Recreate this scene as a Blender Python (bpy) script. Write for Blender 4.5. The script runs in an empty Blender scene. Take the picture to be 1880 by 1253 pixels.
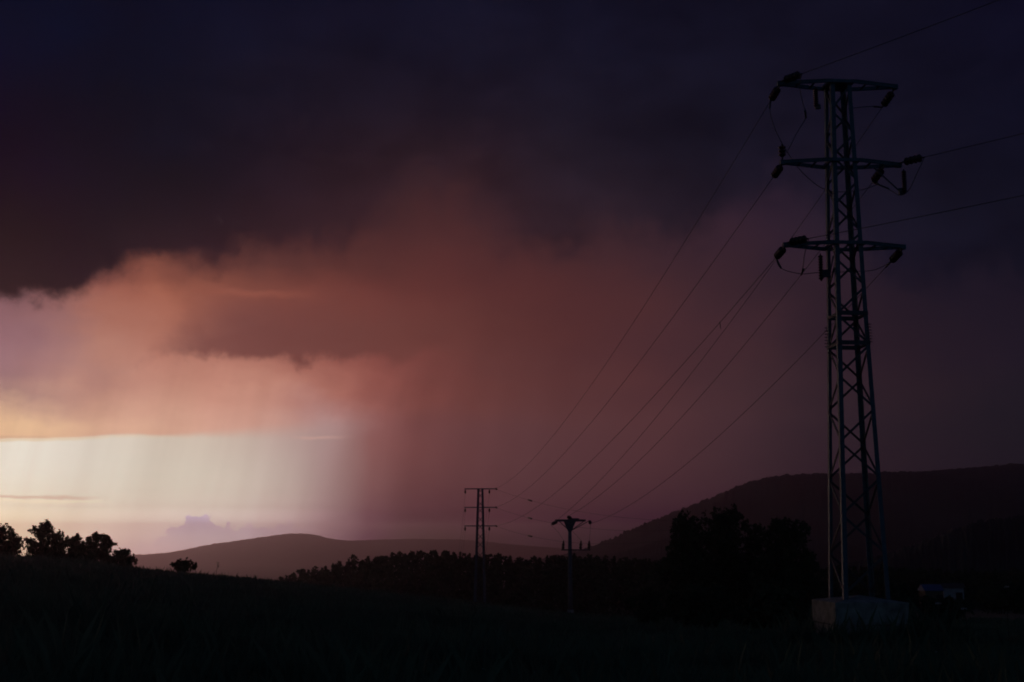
import bpy, bmesh, math, random
import numpy as np
from mathutils import Vector, Matrix

R = math.radians
rng = np.random.default_rng(7)
random.seed(7)
sc = bpy.context.scene
C = sc.collection

# ------------------------------------------------------------------ camera
F = 2345.0                      # focal length in pixels of an 1880 wide frame
CXP, CYP = 940.0, 626.5
PITCH = math.atan(373.5 / F)
EYE = 1.6
cam = bpy.data.cameras.new('camera')
cam.sensor_width = 36.0
cam.lens = F / 1880.0 * 36.0
cam.clip_start = 0.1
cam.clip_end = 60000.0
cam_ob = bpy.data.objects.new('camera', cam)
cam_ob.location = (0, 0, EYE)
cam_ob.rotation_euler = (math.pi / 2 + PITCH, 0, 0)
C.objects.link(cam_ob)
sc.camera = cam_ob

# ------------------------------------------------------------------ exposure, sampling
sc.view_settings.view_transform = 'Standard'
sc.view_settings.look = 'None'
sc.view_settings.exposure = 0.0
sc.view_settings.gamma = 1.0
sc.view_settings.use_curve_mapping = False
sc.cycles.use_denoising = True
sc.cycles.use_adaptive_sampling = True
sc.cycles.adaptive_threshold = 0.02
sc.cycles.max_bounces = 3
sc.cycles.diffuse_bounces = 1
sc.cycles.volume_bounces = 0
sc.cycles.transparent_max_bounces = 4
sc.cycles.sample_clamp_indirect = 3.0
sc.cycles.pixel_filter_type = 'BLACKMAN_HARRIS'
sc.cycles.filter_width = 1.9

# ------------------------------------------------------------------ sky (world)
SUN_AZ, SUN_EL = -26.0, 2.0     # degrees, left of the view axis, in the clearing under the storm
STORM_GAIN = 1.0
HAZE_DENSITY, HAZE_TOP, HAZE_HALF, HAZE_G = 2.6e-4, 122.0, 7700.0, 0.86


def px_dir(px, py):
    dx = (px - CXP) / F
    dy = -(py - CYP) / F
    return Vector((dx, math.cos(PITCH) - dy * math.sin(PITCH), math.sin(PITCH) + dy * math.cos(PITCH)))


def at(px, py, Y):
    d = px_dir(px, py)
    return Vector((0, 0, EYE)) + d * (Y / d.y)


def px_azel(px, py):
    d = px_dir(px, py)
    return math.degrees(math.atan2(d.x, d.y)), math.degrees(math.atan2(d.z, math.hypot(d.x, d.y)))


def azel_px(az, el):
    a, e = R(az), R(el)
    d = Vector((math.sin(a) * math.cos(e), math.cos(a) * math.cos(e), math.sin(e)))
    cz = d.y * math.cos(PITCH) + d.z * math.sin(PITCH)
    cy = -d.y * math.sin(PITCH) + d.z * math.cos(PITCH)
    return CXP + F * d.x / cz, CYP - F * cy / cz


def lin(c):
    return tuple((v / 255 / 12.92) if v / 255 <= 0.04045 else ((v / 255 + 0.055) / 1.055) ** 2.4 for v in c)


# colours of the storm sky, noted by place: height -> [(across, colour)]
DECK = {
    0:   [(0, (17, 17, 35)), (500, (18, 17, 35)), (900, (18, 17, 34)), (1250, (16, 15, 31)), (1650, (14, 13, 28)), (1880, (13, 12, 30))],
    150: [(0, (17, 17, 31)), (300, (19, 18, 31)), (600, (23, 20, 33)), (900, (23, 20, 34)), (1100, (20, 18, 32)), (1450, (17, 16, 30)), (1880, (13, 12, 27))],
    300: [(0, (19, 18, 30)), (300, (23, 20, 30)), (500, (33, 23, 32)), (650, (37, 25, 33)), (800, (44, 29, 36)), (900, (38, 25, 33)), (1000, (31, 24, 34)), (1150, (26, 21, 32)), (1300, (22, 20, 33)), (1500, (22, 19, 33)), (1700, (17, 16, 29)), (1880, (14, 13, 27))],
    400: [(0, (26, 21, 29)), (200, (32, 24, 32)), (400, (40, 27, 34)), (620, (50, 32, 38)), (800, (54, 33, 38)), (930, (48, 31, 39)), (1000, (43, 30, 39)), (1150, (40, 29, 38)), (1250, (32, 24, 34)), (1420, (30, 24, 38)), (1500, (28, 23, 37)), (1650, (22, 20, 33)), (1880, (18, 17, 30))],
    500: [(0, (33, 24, 32)), (150, (38, 27, 33)), (300, (48, 31, 35)), (450, (56, 34, 38)), (650, (62, 37, 40)), (900, (60, 36, 40)), (1050, (52, 34, 41)), (1250, (40, 29, 38)), (1450, (34, 26, 38)), (1600, (24, 20, 33)), (1750, (19, 17, 30)), (1880, (20, 18, 31))],
}
LOW = {
    330: [(0, (60, 42, 46)), (300, (62, 40, 42)), (650, (62, 38, 40)), (800, (58, 35, 39)), (950, (52, 33, 39)), (1150, (44, 31, 40)), (1400, (44, 30, 45)), (1550, (32, 26, 40)), (1880, (24, 21, 34))],
    420: [(0, (80, 56, 60)), (300, (82, 50, 48)), (650, (74, 42, 43)), (850, (72, 40, 42)), (1000, (62, 37, 41)), (1150, (58, 36, 42)), (1400, (48, 32, 45)), (1550, (38, 29, 42)), (1880, (28, 23, 35))],
    500: [(0, (116, 80, 84)), (120, (122, 78, 76)), (200, (132, 76, 66)), (320, (128, 74, 62)), (420, (98, 58, 54)), (560, (92, 54, 50)), (700, (88, 51, 48)), (850, (86, 48, 47)), (1000, (75, 43, 44)), (1150, (68, 42, 46)), (1300, (56, 38, 45)), (1450, (46, 33, 43)), (1600, (36, 28, 39)), (1880, (28, 23, 35))],
    545: [(0, (128, 90, 96)), (100, (134, 92, 92)), (200, (158, 98, 84)), (310, (166, 100, 80)), (390, (138, 80, 66)), (550, (124, 70, 60)), (700, (104, 59, 54)), (850, (92, 53, 50)), (1000, (80, 46, 46)), (1150, (73, 45, 47)), (1300, (62, 42, 48)), (1450, (48, 35, 43)), (1600, (38, 29, 39)), (1750, (30, 25, 37)), (1880, (28, 23, 35))],
    600: [(0, (142, 103, 110)), (100, (148, 106, 106)), (200, (168, 114, 100)), (300, (166, 106, 90)), (420, (132, 80, 72)), (600, (124, 72, 64)), (750, (104, 60, 55)), (900, (90, 53, 50)), (1050, (80, 47, 47)), (1200, (73, 46, 49)), (1350, (62, 42, 48)), (1500, (45, 33, 42)), (1650, (38, 29, 38)), (1880, (30, 25, 36))],
    660: [(0, (150, 112, 118)), (100, (158, 116, 114)), (200, (178, 126, 112)), (320, (184, 126, 110)), (450, (170, 112, 98)), (600, (152, 96, 84)), (680, (132, 78, 70)), (800, (110, 65, 60)), (900, (95, 58, 55)), (1000, (86, 52, 51)), (1150, (77, 48, 50)), (1300, (67, 45, 49)), (1450, (52, 38, 44)), (1650, (40, 30, 39)), (1880, (31, 26, 37))],
    720: [(0, (142, 108, 110)), (120, (172, 128, 119)), (250, (192, 140, 122)), (370, (197, 142, 124)), (500, (192, 137, 120)), (600, (172, 116, 102)), (680, (148, 94, 84)), (760, (122, 74, 68)), (850, (104, 64, 60)), (950, (91, 57, 56)), (1080, (84, 53, 53)), (1200, (78, 50, 52)), (1350, (66, 46, 50)), (1500, (50, 38, 44)), (1700, (40, 31, 38)), (1880, (32, 28, 36))],
    765: [(0, (212, 172, 142)), (120, (208, 166, 140)), (250, (202, 154, 134)), (400, (203, 150, 132)), (500, (192, 146, 132)), (600, (176, 136, 130)), (660, (146, 98, 92)), (750, (120, 76, 71)), (850, (106, 67, 64)), (1000, (90, 58, 58)), (1200, (80, 53, 55)), (1350, (68, 48, 52)), (1500, (50, 38, 44)), (1700, (39, 31, 38)), (1880, (32, 28, 36))],
    797: [(0, (236, 196, 150)), (100, (226, 184, 148)), (250, (214, 168, 144)), (400, (208, 160, 142)), (500, (194, 156, 144)), (600, (174, 142, 138)), (660, (134, 92, 88)), (750, (114, 74, 72)), (850, (102, 67, 66)), (1000, (88, 59, 59)), (1200, (80, 53, 55)), (1350, (66, 47, 51)), (1500, (49, 38, 44)), (1700, (38, 31, 38)), (1880, (32, 28, 35))],
}
BAND = {
    798: [(0, (232, 224, 208)), (120, (226, 216, 202)), (250, (212, 198, 182)), (400, (204, 184, 168)), (500, (188, 164, 154)), (600, (166, 140, 136)), (655, (142, 99, 94)), (750, (119, 77, 74)), (850, (100, 66, 66)), (1000, (87, 58, 60)), (1200, (79, 53, 55)), (1350, (65, 46, 51)), (1500, (48, 37, 43)), (1700, (38, 31, 38)), (1880, (32, 28, 35))],
    850: [(0, (233, 225, 210)), (120, (226, 216, 202)), (250, (210, 198, 182)), (350, (208, 194, 178)), (440, (204, 188, 174)), (520, (188, 170, 160)), (600, (162, 136, 132)), (660, (135, 97, 93)), (740, (114, 75, 73)), (850, (98, 65, 65)), (1000, (85, 58, 60)), (1200, (78, 52, 55)), (1350, (63, 46, 50)), (1500, (48, 36, 42)), (1880, (33, 28, 35))],
    905: [(0, (233, 220, 200)), (150, (221, 208, 190)), (300, (213, 198, 180)), (430, (210, 194, 178)), (520, (190, 172, 160)), (590, (162, 138, 132)), (640, (138, 104, 101)), (710, (111, 76, 75)), (800, (96, 65, 65)), (950, (84, 57, 60)), (1100, (78, 52, 55)), (1250, (68, 47, 52)), (1500, (48, 36, 42)), (1880, (33, 28, 35))],
    960: [(0, (230, 205, 175)), (150, (219, 194, 174)), (280, (209, 182, 169)), (450, (204, 178, 168)), (530, (182, 152, 147)), (600, (150, 118, 118)), (650, (122, 90, 92)), (750, (97, 69, 71)), (900, (83, 56, 60)), (1050, (72, 49, 54)), (1200, (64, 44, 51)), (1880, (33, 28, 35))],
    1005: [(0, (220, 184, 158)), (150, (212, 172, 160)), (260, (203, 162, 160)), (420, (186, 150, 154)), (530, (165, 130, 134)), (600, (138, 106, 108)), (680, (106, 76, 80)), (800, (90, 62, 66)), (900, (80, 54, 58)), (1050, (66, 45, 51)), (1880, (33, 28, 35))],
}


def grid_colour(grid, px, py):
    px = min(max(px, 0.0), 1880.0)
    ys = sorted(grid)
    py = min(max(py, ys[0]), ys[-1])

    def row(y):
        pts = grid[y]
        return [float(np.interp(px, [p[0] for p in pts], [p[1][k] for p in pts])) for k in range(3)]
    for a, b in zip(ys[:-1], ys[1:]):
        if a <= py <= b:
            t = (py - a) / (b - a)
            ca, cb = row(a), row(b)
            c = lin([ca[k] * (1 - t) + cb[k] * t for k in range(3)])
            w = min(max((px - 420.0) / 280.0, 0.0), 1.0) * min(max((py - 440.0) / 80.0, 0.0), 1.0)
            d = 0.95 if (py > 796 and px < 500) else 1.0
            return tuple(v * d * (1 - k * w) for v, k in zip(c, (0.02, 0.13, 0.10)))


def through_air(c, az, el):
    """radiance the sky needs behind the rainy air to be seen as c"""
    path = min(HAZE_HALF / math.cos(R(min(abs(az), 44))), (HAZE_TOP - EYE) / max(math.sin(R(el)), 1e-3))
    t = math.exp(-HAZE_DENSITY * path)
    s = [np.interp(az, [-22, -10, 0, 10, 22], v) for v in ((0.38, 0.21, 0.08, 0.042, 0.025), (0.20, 0.11, 0.036, 0.022, 0.014), (0.19, 0.10, 0.038, 0.023, 0.017))]
    s = [k * math.exp(-el / 13.0) for k in s]
    return tuple(max(0.06 * v, (v - (1 - t) * k) / t) for v, k in zip(c, s))


world = bpy.data.worlds.new('World')
sc.world = world
world.use_nodes = True
world.cycles.sampling_method = 'MANUAL'
world.cycles.sample_map_resolution = 1024
nt = world.node_tree
nt.nodes.clear()
N, L = nt.nodes, nt.links


def plug(sock, v):
    if isinstance(v, bpy.types.NodeSocket):
        L.new(v, sock)
    else:
        sock.default_value = v


def M(op, a, b=0.0, c=0.0, clamp=False):
    n = N.new('ShaderNodeMath')
    n.operation = op
    n.use_clamp = clamp
    plug(n.inputs[0], a)
    plug(n.inputs[1], b)
    plug(n.inputs[2], c)
    return n.outputs[0]


def smooth(v, a, b):
    n = N.new('ShaderNodeMapRange')
    n.interpolation_type = 'SMOOTHSTEP'
    plug(n.inputs['Value'], v)
    plug(n.inputs['From Min'], a)
    plug(n.inputs['From Max'], b)
    return n.outputs[0]


def mix(f, a, b, mode='MIX'):
    n = N.new('ShaderNodeMix')
    n.data_type = 'RGBA'
    n.blend_type = mode
    n.clamp_factor = True
    plug(n.inputs[0], f)
    for s, v in ((n.inputs[6], a), (n.inputs[7], b)):
        if isinstance(v, tuple):
            v = (*v, 1.0)
        plug(s, v)
    return n.outputs[2]


def vec(x, y, z=0.0):
    n = N.new('ShaderNodeCombineXYZ')
    plug(n.inputs[0], x)
    plug(n.inputs[1], y)
    plug(n.inputs[2], z)
    return n.outputs[0]


def noise(v, scale, detail=4.0, rough=0.55, dims='2D'):
    n = N.new('ShaderNodeTexNoise')
    n.noise_dimensions = dims
    n.inputs['Scale'].default_value = scale
    n.inputs['Detail'].default_value = min(detail, 5.0)
    n.inputs['Roughness'].default_value = rough
    L.new(v, n.inputs['Vector'])
    return n.outputs[0]


def ramp_over_az(az_v, stops, colour=True):
    # stops: [(azimuth in degrees, colour or value)], at most 32
    n = N.new('ShaderNodeValToRGB')
    cr = n.color_ramp
    cr.interpolation = 'LINEAR'
    while len(cr.elements) < len(stops):
        cr.elements.new(0.5)
    for e, (a, c) in zip(cr.elements, stops):
        e.position = (a + 90.0) / 180.0
    for i, (a, c) in enumerate(stops):
        cr.elements[i].color = (*c, 1.0) if colour else (c, c, c, 1.0)
    L.new(M('MULTIPLY_ADD', az_v, 1 / 180.0, 0.5), n.inputs[0])
    return n.outputs[0]


tc = N.new('ShaderNodeTexCoord')
sep = N.new('ShaderNodeSeparateXYZ')
L.new(tc.outputs['Generated'], sep.inputs[0])
AZ = M('MULTIPLY', M('ARCTAN2', sep.outputs[0], sep.outputs[1]), 180 / math.pi)
EL = M('MULTIPLY', M('ARCSINE', sep.outputs[2]), 180 / math.pi)
P = vec(AZ, EL)


def warped(scale, ax, ay, seed, detail=4.0, stretch=1.0):
    p = vec(M('ADD', AZ, seed), M('MULTIPLY', EL, stretch))
    n1 = noise(p, scale, detail)
    n2 = noise(vec(M('ADD', AZ, seed + 40), M('MULTIPLY', EL, stretch)), scale, detail)
    return (M('MULTIPLY_ADD', M('SUBTRACT', n1, 0.5), ax, AZ), M('MULTIPLY_ADD', M('SUBTRACT', n2, 0.5), ay, EL))


AZS = list(np.linspace(-23, 23, 26))


def soft_colour(grid, px, py, blur):
    """grid colour averaged over a few heights, so that no row shows as a line"""
    k = [(-1.0, 0.5), (-0.5, 0.9), (0.0, 1.0), (0.5, 0.9), (1.0, 0.5)]
    cs = [[v * w for v in grid_colour(grid, px, py + d * blur)] for d, w in k]
    t = sum(w for d, w in k)
    return tuple(sum(c[i] for c in cs) / t for i in range(3))


def layer(grid, az_v, el_v, ys, blur=20.0):
    out = None
    prev = None
    rows = sorted(((px_azel(940, y)[1]), y) for y in ys)
    for el, y in rows:
        stops = []
        for a in AZS:
            p = azel_px(a, el)
            stops.append((a, through_air(soft_colour(grid, *p, blur), a, max(el, 0.3))))
        first, last = stops[0][1], stops[-1][1]
        # the clearing and the storm simply go on to either side of the frame
        stops = [(-75, tuple(v * 0.55 for v in first)), (-45, tuple(v * 0.95 for v in first)), (-32, tuple(v * 1.02 for v in first))] + stops \
            + [(40, tuple(v * 0.9 for v in last)), (75, tuple(v * 0.85 for v in last))]
        col = ramp_over_az(az_v, stops)
        if out is None:
            out = col
        else:
            n = N.new('ShaderNodeMapRange')
            plug(n.inputs['Value'], el_v)
            n.inputs['From Min'].default_value = prev
            n.inputs['From Max'].default_value = el
            out = mix(n.outputs[0], out, col)
        prev = el
    return out


def edge(pts):
    """px profile -> node: elevation of that edge (degrees) over azimuth"""
    st = [(px_azel(x, y)[0], px_azel(x, y)[1] / 40.0) for x, y in pts]
    return M('MULTIPLY', ramp_over_az(AZ, st, False), 40.0)


def over_x(pts, scale):
    st = [(px_azel(x, 700)[0], v / scale) for x, v in pts]
    return M('MULTIPLY', ramp_over_az(AZ, st, False), scale)


wa, we = warped(0.16, 2.6, 1.4, 3.0, 5.0)
deck = layer(DECK, wa, we, [0, 100, 200, 280, 350, 420, 500], 50.0)
low = layer(LOW, *warped(0.3, 3.4, 1.9, 17.0, 6.0, 1.7), [330, 390, 440, 490, 530, 560, 600, 640, 680, 715, 745, 770, 797], 20.0)
band = layer(BAND, *warped(0.3, 0.5, 0.25, 29.0, 3.0), [798, 825, 852, 878, 905, 932, 960, 985, 1008], 34.0)

# dark red cloud hanging under the deck, in front of the lit rain
n_mid = noise(P, 0.45, 5.0, 0.6)
e_low = edge([(200, 652), (330, 648), (400, 650), (450, 664), (520, 662), (570, 665), (640, 660), (720, 656), (820, 650), (950, 640)])
d_low = M('ADD', M('SUBTRACT', EL, e_low), M('MULTIPLY', M('SUBTRACT', n_mid, 0.5), 2.0))
d_low = M('ADD', d_low, M('MULTIPLY', M('SUBTRACT', noise(vec(M('ADD', AZ, 5.0), EL), 1.7, 5.0, 0.62), 0.5), 0.8))
m_low = smooth(d_low, -0.36, 0.36)
m_up = M('SUBTRACT', 1.0, smooth(M('MULTIPLY_ADD', M('SUBTRACT', n_mid, 0.5), 1.5, EL), px_azel(600, 610)[1], px_azel(600, 515)[1]))
slant = M('MULTIPLY_ADD', M('SUBTRACT', EL, px_azel(300, 650)[1]), -0.9, AZ)
m_left = smooth(M('MULTIPLY_ADD', M('SUBTRACT', n_mid, 0.5), 3.0, slant), px_azel(225, 650)[0], px_azel(390, 650)[0])
m_right = M('SUBTRACT', 1.0, smooth(AZ, px_azel(640, 650)[0], px_azel(960, 650)[0]))
midmask = M('MULTIPLY', M('MULTIPLY', m_low, m_up), M('MULTIPLY', m_left, m_right))
low = mix(M('MULTIPLY', midmask, 0.92), low, ramp_over_az(AZ, [(-16, lin((128, 78, 72))), (-11, lin((112, 64, 60))), (-5, lin((108, 61, 56))), (0, lin((92, 54, 51)))]))
# small lit streak above it
s1 = M('MULTIPLY', M('MULTIPLY', smooth(AZ, -14.5, -12), M('SUBTRACT', 1.0, smooth(AZ, -11, -8.5))),
       M('SUBTRACT', 1.0, smooth(M('ABSOLUTE', M('SUBTRACT', M('MULTIPLY_ADD', M('SUBTRACT', n_mid, 0.5), 0.7, EL), px_azel(480, 540)[1])), 0.0, 0.28)))
low = mix(M('MULTIPLY', s1, 0.45), low, lin((158, 90, 74)))

# clear bright band below the straight cloud base at the left
n_b = noise(vec(AZ, M('MULTIPLY', EL, 3.0)), 0.5, 4.0)
e_b = edge([(0, 806), (120, 803), (250, 799), (400, 798), (520, 792), (640, 780), (700, 780)])
soft_b = over_x([(0, 0.10), (150, 0.14), (300, 0.22), (450, 0.7), (560, 1.2), (700, 1.6)], 2.0)
d_b = M('ADD', M('SUBTRACT', e_b, EL), M('MULTIPLY', M('SUBTRACT', n_b, 0.5), 0.22))
m_b = smooth(M('DIVIDE', d_b, soft_b), -0.5, 0.5)
sky = mix(m_b, low, band)
# thin dusky line and glowing fringe on the cloud base
ln = M('MULTIPLY', M('SUBTRACT', 1.0, smooth(M('ABSOLUTE', M('SUBTRACT', d_b, -0.07)), 0.0, 0.10)), M('SUBTRACT', 1.0, smooth(M('MULTIPLY_ADD', n_b, 6.0, AZ), px_azel(90, 800)[0], px_azel(230, 800)[0])))
sky = mix(M('MULTIPLY', ln, 0.35), sky, lin((176, 140, 124)))
ln2 = M('MULTIPLY', M('SUBTRACT', 1.0, smooth(M('ABSOLUTE', M('SUBTRACT', d_b, 0.06)), 0.0, 0.11)), M('SUBTRACT', 1.0, smooth(M('MULTIPLY_ADD', n_b, 4.0, AZ), px_azel(90, 800)[0], px_azel(480, 800)[0])))
sky = mix(M('MULTIPLY', ln2, 0.75), sky, lin((247, 222, 180)))
# streak clouds lower down
for (x0, x1, y, w, c, f) in ((-60, 190, 913, 0.12, (198, 168, 150), 0.75), (-60, 200, 920, 0.10, (240, 218, 186), 0.55), (545, 640, 803, 0.13, (198, 158, 146), 0.6)):
    a0, a1, e0 = px_azel(x0, y)[0], px_azel(x1, y)[0], px_azel((x0 + x1) / 2, y)[1]
    m = M('MULTIPLY', M('MULTIPLY', smooth(AZ, a0 - 0.6, a0 + 0.6), M('SUBTRACT', 1.0, smooth(AZ, a1 - 1.6, a1 + 0.4))),
          M('SUBTRACT', 1.0, smooth(M('ABSOLUTE', M('SUBTRACT', M('MULTIPLY_ADD', M('SUBTRACT', n_b, 0.5), 0.35, EL), e0)), 0.0, w)))
    sky = mix(M('MULTIPLY', m, f), sky, through_air(lin(c), px_azel((x0 + x1) / 2, y)[0], e0))
# distant lilac cumulus on the horizon
n_c = M('ADD', M('MULTIPLY', noise(P, 1.6, 6.0, 0.6), 0.55), M('MULTIPLY', noise(vec(M('ADD', AZ, 9.0), EL), 4.0, 5.0, 0.65), 0.45))
e_c = edge([(180, 1040), (250, 1012), (294, 990), (301, 972), (318, 966), (326, 952), (342, 952), (358, 944), (372, 937), (386, 947), (404, 958), (412, 970), (440, 964), (480, 960), (560, 961), (640, 975), (760, 1000)])
vor = N.new('ShaderNodeTexVoronoi')
vor.voronoi_dimensions = '2D'
vor.feature = 'SMOOTH_F1'
vor.inputs['Scale'].default_value = 2.3
vor.inputs['Smoothness'].default_value = 0.25
vor.inputs['Detail'].default_value = 1.0
L.new(P, vor.inputs['Vector'])
e_c = M('MULTIPLY_ADD', M('SUBTRACT', 0.52, vor.outputs['Distance']), 0.62, e_c)
d_c = M('ADD', M('SUBTRACT', e_c, EL), M('MULTIPLY', M('SUBTRACT', n_c, 0.5), 0.38))
m_c = M('MULTIPLY', M('MULTIPLY', smooth(d_c, -0.05, 0.09), smooth(EL, -0.4, 1.1)), M('SUBTRACT', 1.0, smooth(AZ, px_azel(480, 970)[0], px_azel(600, 970)[0])))
sky = mix(M('MULTIPLY', m_c, 0.85), sky, ramp_over_az(AZ, [(px_azel(x, 965)[0], through_air(lin(c), *px_azel(x, 965))) for x, c in ((250, (178, 147, 154)), (360, (166, 138, 149)), (440, (172, 143, 150)), (540, (156, 126, 132)), (640, (118, 88, 93)))]))
# rain shafts: slanting streaks through the lit part
rain_v = vec(M('MULTIPLY_ADD', EL, -0.20, AZ), M('MULTIPLY', EL, 0.05))
rn = M('ADD', M('MULTIPLY', noise(rain_v, 0.7, 3.0, 0.5), 0.84), M('MULTIPLY', noise(rain_v, 2.6, 3.0, 0.6), 0.16))
rain_h = M('SUBTRACT', 1.0, smooth(EL, px_azel(500, 720)[1], px_azel(500, 600)[1]))
rain_x = M('SUBTRACT', 1.0, smooth(AZ, -3.0, 8.0))
rain_f = M('MULTIPLY', M('MULTIPLY', rain_h, rain_x), 0.32)
rain_k = M('MULTIPLY_ADD', M('MULTIPLY', M('SUBTRACT', rn, 0.5), rain_f), 1.0, 1.0)
sky = mix(1.0, sky, vec(rain_k, M('POWER', rain_k, 1.12), M('POWER', rain_k, 1.2)), 'MULTIPLY')

# storm deck with its ragged lower edge
e_d = edge([(0, 542), (60, 535), (110, 550), (148, 548), (162, 514), (200, 500), (240, 492), (285, 468), (340, 477), (390, 488), (430, 462), (530, 440), (630, 462), (670, 430), (710, 390), (770, 345), (850, 340), (890, 390), (930, 435), (1000, 460), (1060, 450), (1120, 425), (1180, 420), (1235, 448), (1290, 425), (1340, 375), (1420, 350), (1500, 362), (1560, 430), (1640, 508), (1880, 505)])
soft_d = over_x([(0, 1.0), (150, 1.2), (250, 1.8), (400, 2.2), (550, 1.8), (650, 2.4), (750, 4.2), (900, 4.2), (1050, 3.0), (1200, 2.4), (1300, 2.4), (1450, 3.2), (1600, 2.2), (1880, 2.6)], 5.0)
n_d = M('ADD', M('MULTIPLY', noise(P, 0.4, 6.0, 0.62), 0.6), M('MULTIPLY', noise(P, 1.1, 6.0, 0.66), 0.4))
d_d = M('MULTIPLY_ADD', M('SUBTRACT', n_d, 0.5), M('MULTIPLY_ADD', soft_d, 1.0, 2.0), M('SUBTRACT', EL, e_d))
m_d = smooth(M('DIVIDE', d_d, soft_d), -0.5, 0.5)
mott = M('MULTIPLY_ADD', M('SUBTRACT', noise(vec(AZ, M('MULTIPLY', EL, 1.8)), 0.2, 6.0, 0.6), 0.5), 1.0, 1.0)
deck = mix(1.0, deck, vec(mott, mott, mott), 'MULTIPLY')
sky = mix(m_d, sky, deck)

# open blue dusk behind the camera, storm in front
nish = N.new('ShaderNodeTexSky')
nish.sky_type = 'NISHITA'
nish.sun_disc = False
nish.sun_elevation = R(SUN_EL)
nish.sun_rotation = R(SUN_AZ)
nish.altitude = 300.0
nish_c = mix(1.0, nish.outputs[0], (0.014, 0.026, 0.056), 'MULTIPLY')
n_back = noise(tc.outputs['Generated'], 2.2, 4.0, 0.6, '3D')
cover = smooth(M('MULTIPLY_ADD', M('SUBTRACT', n_back, 0.5), 0.7, sep.outputs[1]), -0.55, 0.30)
sky = mix(cover, nish_c, sky)
bg = N.new('ShaderNodeBackground')
L.new(sky, bg.inputs[0])
bg.inputs[1].default_value = STORM_GAIN
wo = N.new('ShaderNodeOutputWorld')
L.new(bg.outputs[0], wo.inputs[0])

# ------------------------------------------------------------------ sun, almost set and veiled by the rain
sun = bpy.data.lights.new('sun', 'SUN')
sun.energy = 0.06
sun.angle = R(10)
sun.color = (1.0, 0.30, 0.26)
sun_ob = bpy.data.objects.new('sun', sun)
sd = Vector((math.sin(R(SUN_AZ)) * math.cos(R(SUN_EL)), math.cos(R(SUN_AZ)) * math.cos(R(SUN_EL)), math.sin(R(SUN_EL))))
sun_ob.rotation_euler = sd.to_track_quat('Z', 'Y').to_euler()
C.objects.link(sun_ob)


# ------------------------------------------------------------------ materials
def material(name, base, rough=0.8, metallic=0.0, var=0.25, scale=3.0, bump=0.0, bump_scale=20.0, second=None):
    m = bpy.data.materials.new(name)
    m.use_nodes = True
    t = m.node_tree
    b = t.nodes['Principled BSDF']
    b.inputs['Roughness'].default_value = rough
    b.inputs['Metallic'].default_value = metallic
    co = t.nodes.new('ShaderNodeTexCoord')
    n = t.nodes.new('ShaderNodeTexNoise')
    n.inputs['Scale'].default_value = scale
    n.inputs['Detail'].default_value = 6
    n.inputs['Roughness'].default_value = 0.62
    t.links.new(co.outputs['Object'], n.inputs['Vector'])
    r = t.nodes.new('ShaderNodeValToRGB')
    r.color_ramp.elements[0].position = 0.3
    r.color_ramp.elements[1].position = 0.7
    c2 = second or tuple(min(1, v * (1 + var)) for v in base)
    r.color_ramp.elements[0].color = (*[v * (1 - var) for v in base], 1)
    r.color_ramp.elements[1].color = (*c2, 1)
    t.links.new(n.outputs[0], r.inputs[0])
    t.links.new(r.outputs[0], b.inputs['Base Color'])
    if bump:
        n2 = t.nodes.new('ShaderNodeTexNoise')
        n2.inputs['Scale'].default_value = bump_scale
        n2.inputs['Detail'].default_value = 5
        t.links.new(co.outputs['Object'], n2.inputs['Vector'])
        bp = t.nodes.new('ShaderNodeBump')
        bp.inputs['Strength'].default_value = bump
        t.links.new(n2.outputs[0], bp.inputs['Height'])
        t.links.new(bp.outputs[0], b.inputs['Normal'])
    return m


MAT = {
    'steel': material('painted_steel', (0.05, 0.105, 0.13), 0.6, 0.0, 0.3, 5.0, 0.15, 40),
    'dark_steel': material('weathered_steel', (0.06, 0.07, 0.08), 0.7, 0.0, 0.3, 5.0),
    'porcelain': material('brown_porcelain', (0.035, 0.018, 0.012), 0.3, 0.0, 0.2, 8.0),
    'wire': material('aluminium_wire', (0.09, 0.09, 0.10), 0.6, 0.3, 0.2, 1.0),
    'concrete': material('concrete', (0.27, 0.25, 0.205), 0.95, 0.0, 0.5, 2.6, 0.6, 9),
    'pole': material('pole_concrete', (0.13, 0.13, 0.135), 0.9, 0.0, 0.3, 2.0, 0.2, 14),
    'field': material('meadow_soil', (0.050, 0.068, 0.034), 1.0, 0.0, 0.4, 0.15, 0.5, 2.0, (0.085, 0.10, 0.05)),
    'grass': material('grass_blades', (0.090, 0.125, 0.068), 0.9, 0.0, 0.55, 0.22),
    'leaf': material('leaves', (0.040, 0.060, 0.024), 0.85, 0.0, 0.45, 0.8),
    'bark': material('bark', (0.06, 0.048, 0.036), 0.95, 0.0, 0.35, 6.0, 0.5, 12),
    'forest': material('forest', (0.045, 0.060, 0.042), 1.0, 0.0, 0.5, 0.02),
    'pale_wall': material('pale_plaster', (0.30, 0.29, 0.29), 0.9, 0.0, 0.15, 1.0),
    'blue_roof': material('blue_sheet_roof', (0.06, 0.10, 0.20), 0.6, 0.0, 0.2, 1.0),
    'dark_roof': material('dark_tiles', (0.08, 0.06, 0.055), 0.9, 0.0, 0.3, 3.0),
    'plank': material('brown_planks', (0.11, 0.08, 0.055), 0.9, 0.0, 0.3, 4.0),
    'glass': material('dark_pane', (0.02, 0.022, 0.026), 0.1, 0.0, 0.1, 1.0),
    'flower': material('pale_flowers', (0.42, 0.43, 0.42), 0.9, 0.0, 0.15, 4.0),
}


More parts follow.
